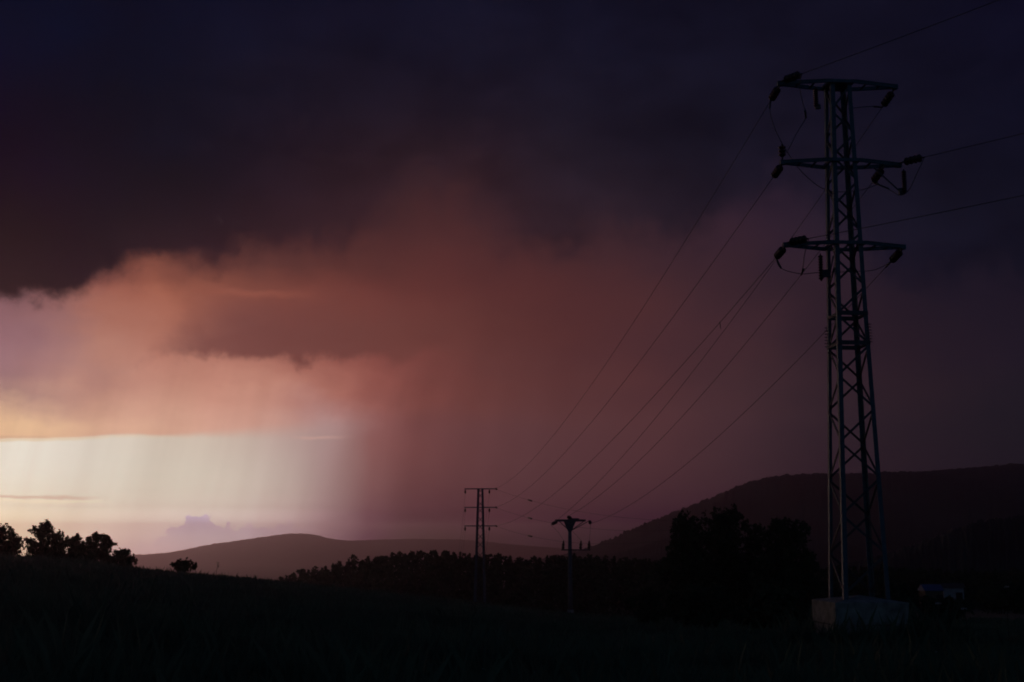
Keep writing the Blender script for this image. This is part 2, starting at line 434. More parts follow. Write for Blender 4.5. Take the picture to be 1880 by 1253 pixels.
# ------------------------------------------------------------------ mesh helpers
class MB:
    def __init__(s):
        s.v, s.f = [], []

    def add(s, vs, fs):
        o = len(s.v)
        s.v.extend([tuple(v) for v in vs])
        s.f.extend([tuple(i + o for i in f) for f in fs])

    def prism(s, poly, p0, p1, up):
        """extrude a 2-D outline from p0 to p1; up gives the outline's second axis"""
        p0, p1 = Vector(p0), Vector(p1)
        d = (p1 - p0).normalized()
        u = Vector(up)
        a = d.cross(u).normalized()
        b = a.cross(d).normalized()
        k = len(poly)
        vs = [p0 + a * x + b * y for x, y in poly] + [p1 + a * x + b * y for x, y in poly]
        fs = [(i, (i + 1) % k, k + (i + 1) % k, k + i) for i in range(k)] + [tuple(range(k - 1, -1, -1)), tuple(range(k, 2 * k))]
        s.add(vs, fs)

    def bar(s, p0, p1, w, h, up=(0, 0, 1)):
        s.prism([(-w / 2, -h / 2), (w / 2, -h / 2), (w / 2, h / 2), (-w / 2, h / 2)], p0, p1, up)

    def box(s, c, size):
        x, y, z = [v / 2 for v in size]
        cx, cy, cz = c
        s.add([(cx + i * x, cy + j * y, cz + k * z) for k in (-1, 1) for i, j in ((-1, -1), (1, -1), (1, 1), (-1, 1))],
              [(3, 2, 1, 0), (4, 5, 6, 7), (0, 1, 5, 4), (1, 2, 6, 5), (2, 3, 7, 6), (3, 0, 4, 7)])

    def tube(s, pts, rad, sides=6, cap=True):
        pts = [Vector(p) for p in pts]
        n = len(pts)
        rads = rad if isinstance(rad, (list, tuple)) else [rad] * n
        rings = []
        for i, p in enumerate(pts):
            d = (pts[min(i + 1, n - 1)] - pts[max(i - 1, 0)]).normalized()
            ref = Vector((0, 0, 1)) if abs(d.z) < 0.95 else Vector((1, 0, 0))
            a = d.cross(ref).normalized()
            b = a.cross(d)
            rings.append([p + (a * math.cos(2 * math.pi * k / sides) + b * math.sin(2 * math.pi * k / sides)) * rads[i] for k in range(sides)])
        vs = [v for r in rings for v in r]
        fs = [(i * sides + k, i * sides + (k + 1) % sides, (i + 1) * sides + (k + 1) % sides, (i + 1) * sides + k) for i in range(n - 1) for k in range(sides)]
        if cap:
            fs += [tuple(range(sides - 1, -1, -1)), tuple((n - 1) * sides + k for k in range(sides))]
        s.add(vs, fs)

    def lathe(s, prof, p0, axis, sides=12):
        """prof: [(along, radius)]"""
        d = Vector(axis).normalized()
        s.tube([Vector(p0) + d * a for a, r in prof], [max(r, 1e-4) for a, r in prof], sides)

    def mesh(s, name, mat, origin=(0, 0, 0), smooth_sh=False):
        me = bpy.data.meshes.new(name)
        o = Vector(origin)
        me.from_pydata([Vector(v) - o for v in s.v], [], s.f)
        me.materials.append(MAT[mat])
        if smooth_sh:
            me.shade_smooth()
        me.update()
        return me

    def build(s, name, mat, parent=None, smooth_sh=False):
        o = ROOT[parent.name] if parent is not None else (0, 0, 0)
        ob = bpy.data.objects.new(name, s.mesh(name, mat, o, smooth_sh))
        C.objects.link(ob)
        if parent is not None:
            ob.parent = parent
            ROOT[ob.name] = o
        return ob


ROOT = {}


def thing(name, loc, label, cat, group=None):
    o = bpy.data.objects.new(name, None)
    o.empty_display_size = 0.3
    o.location = loc
    C.objects.link(o)
    ROOT[o.name] = Vector(loc)
    return tag(o, label, cat, group)


def tag(o, label=None, cat=None, group=None, kind=None):
    if label:
        o['label'] = label
    if cat:
        o['category'] = cat
    if group:
        o['group'] = group
    if kind:
        o['kind'] = kind
    return o


def np_mesh(name, verts, faces, mat, smooth_sh=False):
    me = bpy.data.meshes.new(name)
    verts = np.asarray(verts, np.float32)
    faces = np.asarray(faces, np.int32)
    k = faces.shape[1]
    me.vertices.add(len(verts))
    me.vertices.foreach_set('co', verts.ravel())
    me.loops.add(faces.size)
    me.loops.foreach_set('vertex_index', faces.ravel())
    me.polygons.add(len(faces))
    me.polygons.foreach_set('loop_start', np.arange(len(faces), dtype=np.int32) * k)
    me.polygons.foreach_set('use_smooth', np.full(len(faces), smooth_sh))
    me.materials.append(MAT[mat])
    me.update(calc_edges=True)
    return me


# ------------------------------------------------------------------ ground
def wob(x, y, s, seed=0.0):
    """smooth pseudo noise, about -1..1"""
    return (np.sin(x * s + seed) * np.cos(y * s * 1.17 - seed * 1.3) + 0.6 * np.sin(x * s * 2.3 + y * s * 1.9 + seed * 2.1)
            + 0.4 * np.cos(x * s * 4.1 - y * s * 3.7 + seed)) / 1.6


CREST = [(-900, 1012), (0, 1020), (100, 1023), (190, 1030), (260, 1041), (400, 1054), (520, 1065), (700, 1084), (880, 1104), (1040, 1121), (1180, 1130), (1400, 1138), (1560, 1144), (1700, 1148), (1880, 1152), (2600, 1156)]
CREST_T = [((x - CXP) / F, -(y - 1000.0) / F) for x, y in CREST]


def ground_z(x, y):
    x = np.asarray(x, float)
    y = np.asarray(y, float)
    r = np.hypot(x, y)
    yy = np.maximum(y, 0.35 * r + 1e-6)
    t = np.clip(x / yy, -0.85, 0.75)
    te = np.interp(t, [c[0] for c in CREST_T], [c[1] for c in CREST_T])
    rc = np.interp(t, [-0.5, -0.4, -0.18, 0.0, 0.05, 0.15, 0.27, 0.4], [95, 95, 108, 122, 125, 100, 68, 66])
    zc = EYE + te * rc
    beyond = np.interp(t, [-0.4, 0.05, 0.16, 0.28, 0.4], [-0.075, -0.075, -0.075, -0.040, -0.036]) + np.minimum(te + 0.045, 0.0) * 0.1
    front = zc * (r / rc)
    back = zc + beyond * (r - rc)
    # soft change of slope at the crest
    k = np.clip((r - rc * 0.85) / (rc * 0.3), 0, 1)
    k = k * k * (3 - 2 * k)
    z = np.where(r < rc * 0.85, front, np.where(r > rc * 1.15, back, np.minimum(front, front * (1 - k) + back * k)))
    z = np.maximum(z, np.interp(r, [0, 520, 1600, 7500], [-16, -16, -80, -80]))
    amp = np.clip(r / 30.0, 0, 1) * np.clip(1.2 - r / 150.0, 0.15, 1)
    z = z + amp * (0.10 * wob(x, y, 0.21, 1.0) + 0.05 * wob(x, y, 0.9, 4.0))
    back_fade = np.clip((y + 20.0) / 20.0, 0, 1)
    return z * back_fade + np.minimum(z, 0.0) * 0.3 * (1 - back_fade)


azs = np.concatenate([np.linspace(-180, -32, 60, endpoint=False), np.linspace(-32, 32, 260, endpoint=False), np.linspace(32, 180, 60, endpoint=False)])
rr = np.concatenate([[0.0], np.geomspace(2.0, 220.0, 130), np.geomspace(230.0, 7500.0, 46)])
A, Rr = np.meshgrid(np.radians(azs), rr)
gx, gy = Rr * np.sin(A), Rr * np.cos(A)
gz = ground_z(gx, gy)
na, nr = len(azs), len(rr)
idx = np.arange(na * nr).reshape(nr, na)
fq = np.stack([idx[:-1, :], np.roll(idx, -1, 1)[:-1, :], np.roll(idx, -1, 1)[1:, :], idx[1:, :]], -1).reshape(-1, 4)
gme = np_mesh('ground', np.stack([gx, gy, gz], -1).reshape(-1, 3), fq[:, ::-1], 'field', True)
g_ob = bpy.data.objects.new('ground', gme)
C.objects.link(g_ob)
tag(g_ob, kind='structure')


def gz1(x, y):
    return float(ground_z(np.array([x]), np.array([y]))[0])


# ------------------------------------------------------------------ hills
def hill(name, prof, D, W, z0, rough, rs, seed):
    xs = np.linspace(prof[0][0], prof[-1][0], 520)
    ys = np.interp(xs, [p[0] for p in prof], [p[1] for p in prof])
    ys = np.convolve(np.pad(ys, 8, mode='edge'), np.hanning(17) / np.hanning(17).sum(), 'valid')
    nv = 40
    vv = np.linspace(-1, 1, nv)
    verts = np.zeros((nv, len(xs), 3))
    for j, x in enumerate(xs):
        d = px_dir(x, ys[j])
        tx, tz = d.x / d.y, d.z / d.y
        Y = D + vv * W
        bell = np.cos(vv * math.pi / 2) ** 2
        zr = EYE + tz * D
        X = tx * Y
        z = z0 + (zr - z0) * bell
        verts[:, j, 0], verts[:, j, 1], verts[:, j, 2] = X, Y, z
    n = wob(verts[..., 0], verts[..., 1], 1 / rs, seed) + 0.8 * wob(verts[..., 0], verts[..., 1], 3.7 / rs, seed + 2) + 0.7 * rng.normal(0, 1, verts.shape[:2])
    fall = np.cos(vv * math.pi / 2)[:, None]
    verts[..., 2] += n * rough * fall
    m = len(xs)
    idx = np.arange(nv * m).reshape(nv, m)
    f = np.stack([idx[:-1, :-1], idx[:-1, 1:], idx[1:, 1:], idx[1:, :-1]], -1).reshape(-1, 4)
    ob = bpy.data.objects.new(name, np_mesh(name, verts.reshape(-1, 3), f, 'forest', True))
    C.objects.link(ob)
    tag(ob, kind='structure')
    return ob


hill('hill_far', [(-900, 1016), (-100, 1020), (180, 1022), (250, 1019), (310, 1016), (380, 1001), (430, 994), (480, 987), (520, 981), (548, 979), (575, 981), (610, 991), (645, 994), (690, 991), (760, 990), (850, 991), (940, 1000), (1010, 1006), (1080, 1010), (1400, 1016)], 6300, 1100, -82, 1.6, 60, 1)
hill('hill_right', [(980, 1030), (1060, 1012), (1085, 1004), (1130, 988), (1200, 955), (1280, 924), (1350, 895), (1400, 880), (1440, 873), (1500, 870), (1560, 869), (1640, 868), (1690, 867), (1740, 872), (1800, 878), (2000, 900), (2600, 960)], 1500, 420, -76, 1.3, 26, 3)
hill('hill_right_far', [(1300, 1000), (1500, 900), (1600, 880), (1690, 868), (1760, 861), (1820, 855), (1880, 851), (2100, 850), (2800, 900)], 1660, 420, -80, 0.9, 34, 5)
hill('hill_middle', [(1020, 1034), (1120, 1020), (1180, 1004), (1240, 984), (1330, 962), (1450, 975), (1560, 1000), (1640, 1015), (1720, 1030)], 1050, 260, -50, 0.8, 20, 8)
hill('hill_near_right', [(1540, 1040), (1600, 1026), (1650, 1010), (1700, 992), (1760, 972), (1810, 959), (1880, 948), (2000, 935), (2600, 940)], 480, 140, -28, 0.7, 12, 9)


# ------------------------------------------------------------------ foliage
def leaf_quads(centers, size, aspect=0.6):
    n = len(centers)
    u = rng.normal(0, 1, (n, 3))
    u /= np.linalg.norm(u, axis=1, keepdims=True)
    w = rng.normal(0, 1, (n, 3))
    w -= u * (u * w).sum(1, keepdims=True)
    w /= np.linalg.norm(w, axis=1, keepdims=True)
    s = (size * rng.uniform(0.6, 1.4, n))[:, None]
    u, w = u * s, w * s * aspect
    v = np.stack([centers - u, centers + w * 0.9 - u * 0.1, centers + u, centers - w * 0.9 - u * 0.1], 1).reshape(-1, 3)
    f = np.arange(4 * n).reshape(n, 4)
    return v, f


def crown_points(blobs, n):
    """blobs: (x, y, z, r) ; leaves gather in small sprays near each blob's skin"""
    w = np.array([b[3] ** 2 for b in blobs])
    cnt = rng.multinomial(n // 12, w / w.sum())
    out = []
    for b, k in zip(blobs, cnt):
        d = rng.normal(0, 1, (k, 3))
        d /= np.linalg.norm(d, axis=1, keepdims=True)
        rad = b[3] * (rng.uniform(0.1, 1.0, k) ** 0.45) * (1 + 0.22 * rng.normal(0, 1, k))
        c = np.array(b[:3]) + d * rad[:, None] * np.array([1, 1, 0.9])
        out.append((c[:, None, :] + rng.normal(0, b[3] * 0.13, (k, 12, 3))).reshape(-1, 3))
    return np.concatenate(out)


def grow_blobs(base, h, w, n, low=0.25, shape=0.5, lean=0.0):
    """leaf masses filling an uneven egg-shaped crown that starts at low * h"""
    bl = []
    zc, zr = h * (0.5 + low * 0.5), h * (0.5 - low * 0.5)
    ph = random.uniform(0, 6)
    for i in range(n):
        t = (i + 0.5) / n * 2 - 1                      # from the bottom to the top of the crown
        env = max(0.10, (1 - abs(t) ** (2.0 / max(shape, 0.2))) ** 0.5) if t > 0 else max(0.55, 1 - 0.35 * t * t)
        a = i * 2.4 + ph + random.uniform(-0.5, 0.5)
        q = w * env * random.choice((0.25, 0.5, 0.68, 0.76)) * random.uniform(0.8, 1.05)
        rad = w * (0.34 - 0.10 * max(t, 0) - 0.12 * (q / (w + 1e-6))) * random.uniform(0.75, 1.25)
        z = zc + t * (zr - rad * 0.75)
        bl.append((base[0] + math.cos(a) * q + lean * (t + 1) / 2, base[1] + math.sin(a) * q, base[2] + z, rad))
    return bl


def tree(name, base, h, w, label, cat, n_blob=16, leaves=7000, leaf=0.12, low=0.25, shape=0.5, trunk_r=None, group=None, lean=0.0, stems=1):
    base = Vector((base[0], base[1], gz1(base[0], base[1]) - 0.05)) if len(base) == 2 else Vector(base)
    t = thing(name, base, label, cat, group)
    blobs = grow_blobs(base, h, w, n_blob, low, shape, lean)
    mb = MB()
    tr = trunk_r or 0.022 * h
    top = base + Vector((lean * 0.8, 0, h * 0.8))
    for k in range(stems):
        off = Vector((random.uniform(-1, 1), random.uniform(-1, 1), 0)) * (0.0 if stems == 1 else w * 0.25)
        pts = [base + off * 0.3 + (top + off - base) * s + Vector((random.uniform(-1, 1), random.uniform(-1, 1), 0)) * 0.02 * h * (0.3 + s) for s in (0, 0.2, 0.4, 0.6, 0.8, 1.0)]
        mb.tube(pts, [tr * (1.0 - 0.85 * s) for s in (0, 0.2, 0.4, 0.6, 0.8, 1.0)], 7)
    for b in blobs:
        e = Vector(b[:3])
        s0 = max(0.15, min(0.85, (e.z - base.z) / h * 0.65))
        p0 = base + (top - base) * s0
        m = (p0 + e) / 2 + Vector((0, 0, -0.03 * h))
        mb.tube([p0, m, e], [tr * 0.4, tr * 0.25, tr * 0.08], 5)
        for _ in range(3):
            q = e + Vector((random.gauss(0, 1), random.gauss(0, 1), random.gauss(0.3, 1))).normalized() * b[3] * 0.9
            mb.tube([m.lerp(e, 0.6), q], [tr * 0.10, tr * 0.03], 4)
    mb.build('trunk', 'bark', t)
    pts = crown_points(blobs, leaves)
    pts = pts[pts[:, 2] > base.z + 0.05 * h]
    v, f = leaf_quads(pts, leaf)
    ob = bpy.data.objects.new('crown', np_mesh('crown', v - np.array(base), f, 'leaf'))
    C.objects.link(ob)
    ob.parent = t
    return t


def tree_px(name, x0, x1, ytop, Y, label, cat, **k):
    xm = (x0 + x1) / 2
    p = at(xm, ytop, Y)
    g = gz1(p.x, p.y) - 0.05
    w = (x1 - x0) / 2 / F * Y
    return tree(name, (p.x, p.y, g), p.z - g, w, label, cat, **k)


GL = 'bushy trees on the left skyline'
tree_px('small_tree', -60, 54, 961, 104, 'black rounded tree on the skyline at the far left edge of the photo', 'tree', group=GL, leaves=17000, leaf=0.10, low=-0.1, n_blob=34, shape=0.7)
tree_px('small_tree', 50, 134, 957, 102, 'tallest left skyline tree, with a narrow uneven double-lobed top', 'tree', group=GL, leaves=15000, leaf=0.09, low=-0.1, n_blob=34, shape=1.1, lean=-0.45)
tree_px('small_tree', 98, 182, 981, 105, 'squat bushy tree between the tallest skyline tree and the one leaning right', 'tree', group=GL, leaves=14000, leaf=0.09, low=-0.1, n_blob=30, shape=0.7)
tree_px('small_tree', 140, 212, 978, 103, 'bushy skyline tree leaning right towards the loose ragged shrub', 'tree', group=GL, leaves=14000, leaf=0.09, low=-0.1, n_blob=30, shape=0.6, lean=0.35)
tree_px('shrub', 196, 266, 1006, 102, 'loose ragged shrub trailing down at the right end of the skyline trees', 'shrub', leaves=4600, leaf=0.08, low=0.0, n_blob=24, shape=1.1, stems=3, lean=-0.3)
tree_px('shrub', 310, 366, 1026, 100, 'small lone round bush standing on the grassy crest', 'shrub', leaves=3800, leaf=0.075, low=0.08, n_blob=12, shape=0.6, stems=3)
GR = 'big leafy trees left of the near pylon'
tree_px('broadleaf_tree', 1200, 1322, 940, 96, 'dark leafy tree with lower sloping crown, leftmost left of the near pylon', 'tree', group=GR, leaves=19000, leaf=0.11, low=0.0, n_blob=56, shape=0.55)
tree_px('broadleaf_tree', 1256, 1408, 929, 99, 'tallest of the dark leafy trees left of the near pylon', 'tree', group=GR, leaves=24000, leaf=0.11, low=0.0, n_blob=66, shape=0.5)
tree_px('broadleaf_tree', 1362, 1514, 949, 94, 'broad round-topped dark tree nearest the near pylon', 'tree', group=GR, leaves=23000, leaf=0.11, low=0.0, n_blob=62, shape=0.45)
GS = 'low scrub along the field edge'
tree_px('shrub', 1150, 1235, 1082, 80, 'low dark scrub bush left of the leafy trees at the field edge', 'shrub', group=GS, leaves=5000, leaf=0.11, low=0.05, n_blob=14, shape=0.4, stems=3)
tree_px('shrub', 1215, 1355, 1068, 70, 'wide scrub bush in front of the tallest dark tree', 'shrub', group=GS, leaves=8000, leaf=0.11, low=0.05, n_blob=18, shape=0.35, stems=4)
tree_px('shrub', 1335, 1500, 1076, 64, 'wide scrub bush in front of the round-topped tree beside the plinth', 'shrub', group=GS, leaves=9000, leaf=0.11, low=0.05, n_blob=18, shape=0.35, stems=4)
tree_px('shrub', 1560, 1690, 1062, 110, 'dark scrub bush seen between and behind the near pylon legs', 'shrub', group=GS, leaves=8000, leaf=0.13, low=0.05, n_blob=18, shape=0.35, stems=4)
tree_px('shrub', 1672, 1790, 1094, 105, 'low scrub hiding the feet of the blue-roofed shed and the cottage', 'shrub', group=GS, leaves=7000, leaf=0.12, low=0.05, n_blob=18, shape=0.3, stems=4)
tree_px('shrub', 1765, 1905, 1068, 150, 'dark scrub bush right of the pale house at the right edge', 'shrub', group=GS, leaves=9000, leaf=0.15, low=0.05, n_blob=18, shape=0.35, stems=4)

# far wood across the valley: one mass
WOOD = [(470, 1074), (510, 1062), (545, 1048), (580, 1040), (640, 1028), (700, 1017), (760, 1010), (800, 1009), (850, 1014), (875, 1019), (920, 1016), (945, 1024), (975, 1023), (1010, 1019), (1050, 1018), (1100, 1020), (1150, 1022), (1220, 1026), (1320, 1030), (1500, 1036), (1650, 1040), (1760, 1046), (1900, 1046), (2100, 1046)]
WX, WY = [p[0] for p in WOOD], [p[1] for p in WOOD]
wv, wf = [], []
off = 0
for row, (Yr, drop) in enumerate(((215, 9), (240, 4), (265, 0), (290, 0))):
    x = 440.0
    while x < 2050:
        x += random.uniform(7, 20)
        Y = Yr + random.uniform(-12, 12)
        if x < 560 and row < 2:
            continue
        yt = float(np.interp(x, WX, WY)) + drop + (random.gauss(2.5, 2.4) if random.random() < 0.8 else random.uniform(4, 11))
        p = at(x, yt, Y)
        g = gz1(p.x, p.y)
        h = p.z - g
        if h < 1.2:
            continue
        con = random.random() < 0.22
        w = random.uniform(1.1, 1.6) if con else random.uniform(1.2, 2.8)
        n = 300
        t = rng.uniform(0, 1, n) ** 0.8
        z0 = max(0.0, h - 11.0) / h
        zz = g + h * (z0 + (1 - z0) * t)
        env = w * ((1 - t) ** 0.8 + 0.04) if con else w * np.sqrt(np.maximum(0.02, 1 - (2 * t - 1) ** 2)) * (0.75 + 0.25 * np.sin(5 * t + x))
        a = rng.uniform(0, 2 * math.pi, n)
        q = env * np.sqrt(rng.uniform(0, 1, n))
        c = np.stack([p.x + q * np.cos(a), p.y + q * np.sin(a), zz], 1)
        v, f = leaf_quads(c, 0.32, 0.7)
        wv.append(v)
        wf.append(f + off)
        off += len(v)
wood = bpy.data.objects.new('far_wood', np_mesh('far_wood', np.concatenate(wv), np.concatenate(wf), 'leaf'))
C.objects.link(wood)
tag(wood, 'dark mixed wood across the valley in front of the hills', 'wood', kind='stuff')

# meadow grass: blades from the foreground out to the crest
nb, npl = 130000, 6000
rad = 13.0 * (120.0 / 13.0) ** (rng.uniform(0, 1, nb) ** 0.85)
az = rng.uniform(R(-27), R(27), nb)
bx, by = rad * np.sin(az), rad * np.cos(az)
pl = at(1577, 1097, 44.6)           # rank growth round the plinth of the near pylon
pa, pr = rng.uniform(0, 2 * math.pi, npl), rng.uniform(1.5, 3.4, npl)
bx[:npl], by[:npl] = pl.x + pr * np.cos(pa), pl.y + pr * np.sin(pa)
rad[:npl] = 44.0
clump = 0.5 + 0.5 * wob(bx, by, 0.8, 3.0)
bh = (0.16 + 0.34 * clump * rng.uniform(0.3, 1.0, nb)) * np.clip(1.15 - rad / 220, 0.6, 1.1)
bh = np.where(rng.uniform(0, 1, nb) < 0.06, bh * 2.1, bh)
bh[:npl] *= 1.9
bw = 0.006 + 0.00040 * rad
bw[:npl] *= 0.45
bz = ground_z(bx, by) - 0.02
th = rng.uniform(0, 2 * math.pi, nb)
ln_ = rng.normal(0, 0.28, (nb, 2)) * bh[:, None]
ct, st = np.cos(th) * bw, np.sin(th) * bw
v0 = np.stack([bx - ct, by - st, bz], 1)
v1 = np.stack([bx + ct, by + st, bz], 1)
v2 = np.stack([bx + ln_[:, 0] * 0.4 + ct * 0.7, by + ln_[:, 1] * 0.4 + st * 0.7, bz + bh * 0.6], 1)
v3 = np.stack([bx + ln_[:, 0], by + ln_[:, 1], bz + bh], 1)
gv = np.stack([v0, v1, v2, v3], 1).reshape(-1, 3)
gf = np.arange(4 * nb).reshape(nb, 4)
grass = bpy.data.objects.new('meadow_grass', np_mesh('meadow_grass', gv, gf, 'grass'))
C.objects.link(grass)
tag(grass, 'dark uncut meadow grass covering the foreground field', 'grass', kind='stuff')

# pale flower heads scattered in the grass
fl = MB()
for k in range(46):
    if k < 38:
        a, r = random.uniform(R(-4), R(14)), random.uniform(15.5, 24)
    else:
        a, r = random.uniform(R(2), R(24)), random.uniform(15.5, 40)
    x, y = r * math.sin(a), r * math.cos(a)
    z = gz1(x, y)
    hh = random.uniform(0.12, 0.32)
    fl.tube([(x, y, z), (x + random.uniform(-.05, .05), y, z + hh)], [0.004, 0.003], 3)
    s = random.uniform(0.008, 0.018)
    for q in range(5):
        fx, fy = x + random.gauss(0, s), y + random.gauss(0, s)
        fl.lathe([(-0.3 * s, 0.0), (0, s), (0.5 * s, s * 0.7), (0.7 * s, 0)], (fx, fy, z + hh + random.uniform(-s, s)), (random.gauss(0, .3), random.gauss(0, .3), 1), 5)
flo = fl.build('meadow_flowers', 'flower')
tag(flo, 'small pale wild flowers scattered through the dark grass', 'flowers', kind='stuff')


def weed(px, py, Y, h, label, umbel=True, lean=0.1):
    p = at(px, py, Y)
    g = gz1(p.x, p.y)
    top = p.z if h is None else g + h
    t = thing('tall_weed', (p.x, p.y, g), label, 'weed', 'tall weeds standing above the grass')
    mb = MB()
    mb.tube([(p.x, p.y, g), (p.x + lean * 0.4, p.y, (g + top) / 2), (p.x + lean, p.y, top)], [0.016, 0.012, 0.007], 5)
    for s in (0.45, 0.65, 0.8):
        q = Vector((p.x + lean * s, p.y, g + (top - g) * s))
        mb.tube([q, q + Vector((random.uniform(-.22, .22), random.uniform(-.1, .1), 0.2))], [0.007, 0.004], 4)
    mb.build('stem', 'bark', t)
    hd = MB()
    c = Vector((p.x + lean, p.y, top))
    for k in range(14):
        a = random.uniform(0, 2 * math.pi)
        q = 0.10 * math.sqrt(random.random())
        hd.lathe([(-0.02, 0), (0, 0.022), (0.015, 0.018), (0.025, 0)], c + Vector((math.cos(a) * q, math.sin(a) * q, random.uniform(-.03, .02) if umbel else random.uniform(-.25, .05))), (0, 0, 1), 5)
    tag(hd.build('flower_head', 'flower' if umbel else 'bark', t), kind='stuff')


weed(396, 1034, 82, None, 'thin dry seed stalk right of the lone round bush', False, 0.15)
weed(1718, 1108, 40, None, 'pale-headed weed right of the plinth below the blue roof', True)
weed(1776, 1118, 42, None, 'pale-headed weed at the right, below the pale house', True, -0.1)
weed(1846, 1078, 52, None, 'tall pale-headed weed nearest the right edge of the photo', True, 0.05)


# ------------------------------------------------------------------ pylons
INS_MESH = {}


def insulator(parent, p0, p1, detail=True, discs=4, rmax=0.15, name='insulator'):
    """string of porcelain discs with its fittings, from p0 to p1"""
    p0, p1 = Vector(p0), Vector(p1)
    d = p1 - p0
    ln = d.length
    u = d.normalized()
    mb = MB()
    mb.tube([p0, p0 + u * ln * 0.22], [0.025, 0.03], 6)
    mb.tube([p0 + u * ln * 0.22, p0 + u * ln * 0.86], 0.045, 8)
    mb.tube([p0 + u * ln * 0.86, p1], [0.035, 0.022], 6)
    if not detail:
        mb.lathe([(ln * 0.2, 0.04), (ln * 0.35, rmax), (ln * 0.75, rmax), (ln * 0.9, 0.04)], p0, u, 8)
    o = mb.build(name, 'porcelain', parent, True)
    if detail:
        key = (discs, rmax)
        if key not in INS_MESH:
            dm = MB()
            dm.lathe([(-0.065, 0.05), (-0.05, 0.08), (0.0, rmax * 0.92), (0.03, rmax), (0.045, rmax * 0.96), (0.03, rmax * 0.6), (0.05, 0.05)], (0, 0, 0), (0, 0, 1), 14)
            INS_MESH[key] = dm.mesh('disc', 'porcelain', (0, 0, 0), True)
        q = u.to_track_quat('Z', 'Y')
        for k in range(discs):
            dd = bpy.data.objects.new('disc', INS_MESH[key])
            C.objects.link(dd)
            dd.parent = o
            dd.location = p0 + u * ln * (0.22 + 0.64 * (k + 0.5) / discs) - ROOT[parent.name]
            dd.rotation_euler = q.to_euler()
    return o


def arrester(parent, top, h, hang=True):
    """slim ribbed surge arrester"""
    top = Vector(top)
    prof = [(0, 0.02), (0.06, 0.03)]
    k = 9
    for i in range(k):
        a = 0.06 + (h - 0.12) * i / k
        b = (h - 0.12) / k
        prof += [(a + b * 0.15, 0.055), (a + b * 0.5, 0.10), (a + b * 0.65, 0.10), (a + b * 0.9, 0.055)]
    prof += [(h - 0.05, 0.05), (h, 0.02)]
    mb = MB()
    mb.lathe(prof, top, (0, 0, -1), 12)
    return mb.build('surge_arrester', 'porcelain', parent, True)


def jumper(parent, pts, r=0.014):
    """slack loop of wire through the given points (smoothed)"""
    pts = [Vector(p) for p in pts]
    out = []
    n = len(pts)
    for i in range(n - 1):
        a, b, c, d = pts[max(i - 1, 0)], pts[i], pts[i + 1], pts[min(i + 2, n - 1)]
        for s in range(8):
            t = s / 8
            out.append(0.5 * ((2 * b) + (c - a) * t + (2 * a - 5 * b + 4 * c - d) * t * t + (3 * b - a - 3 * c + d) * t ** 3))
    out.append(pts[-1])
    mb = MB()
    mb.tube(out, r, 6)
    return mb.build('jumper_wire', 'wire', parent, True)


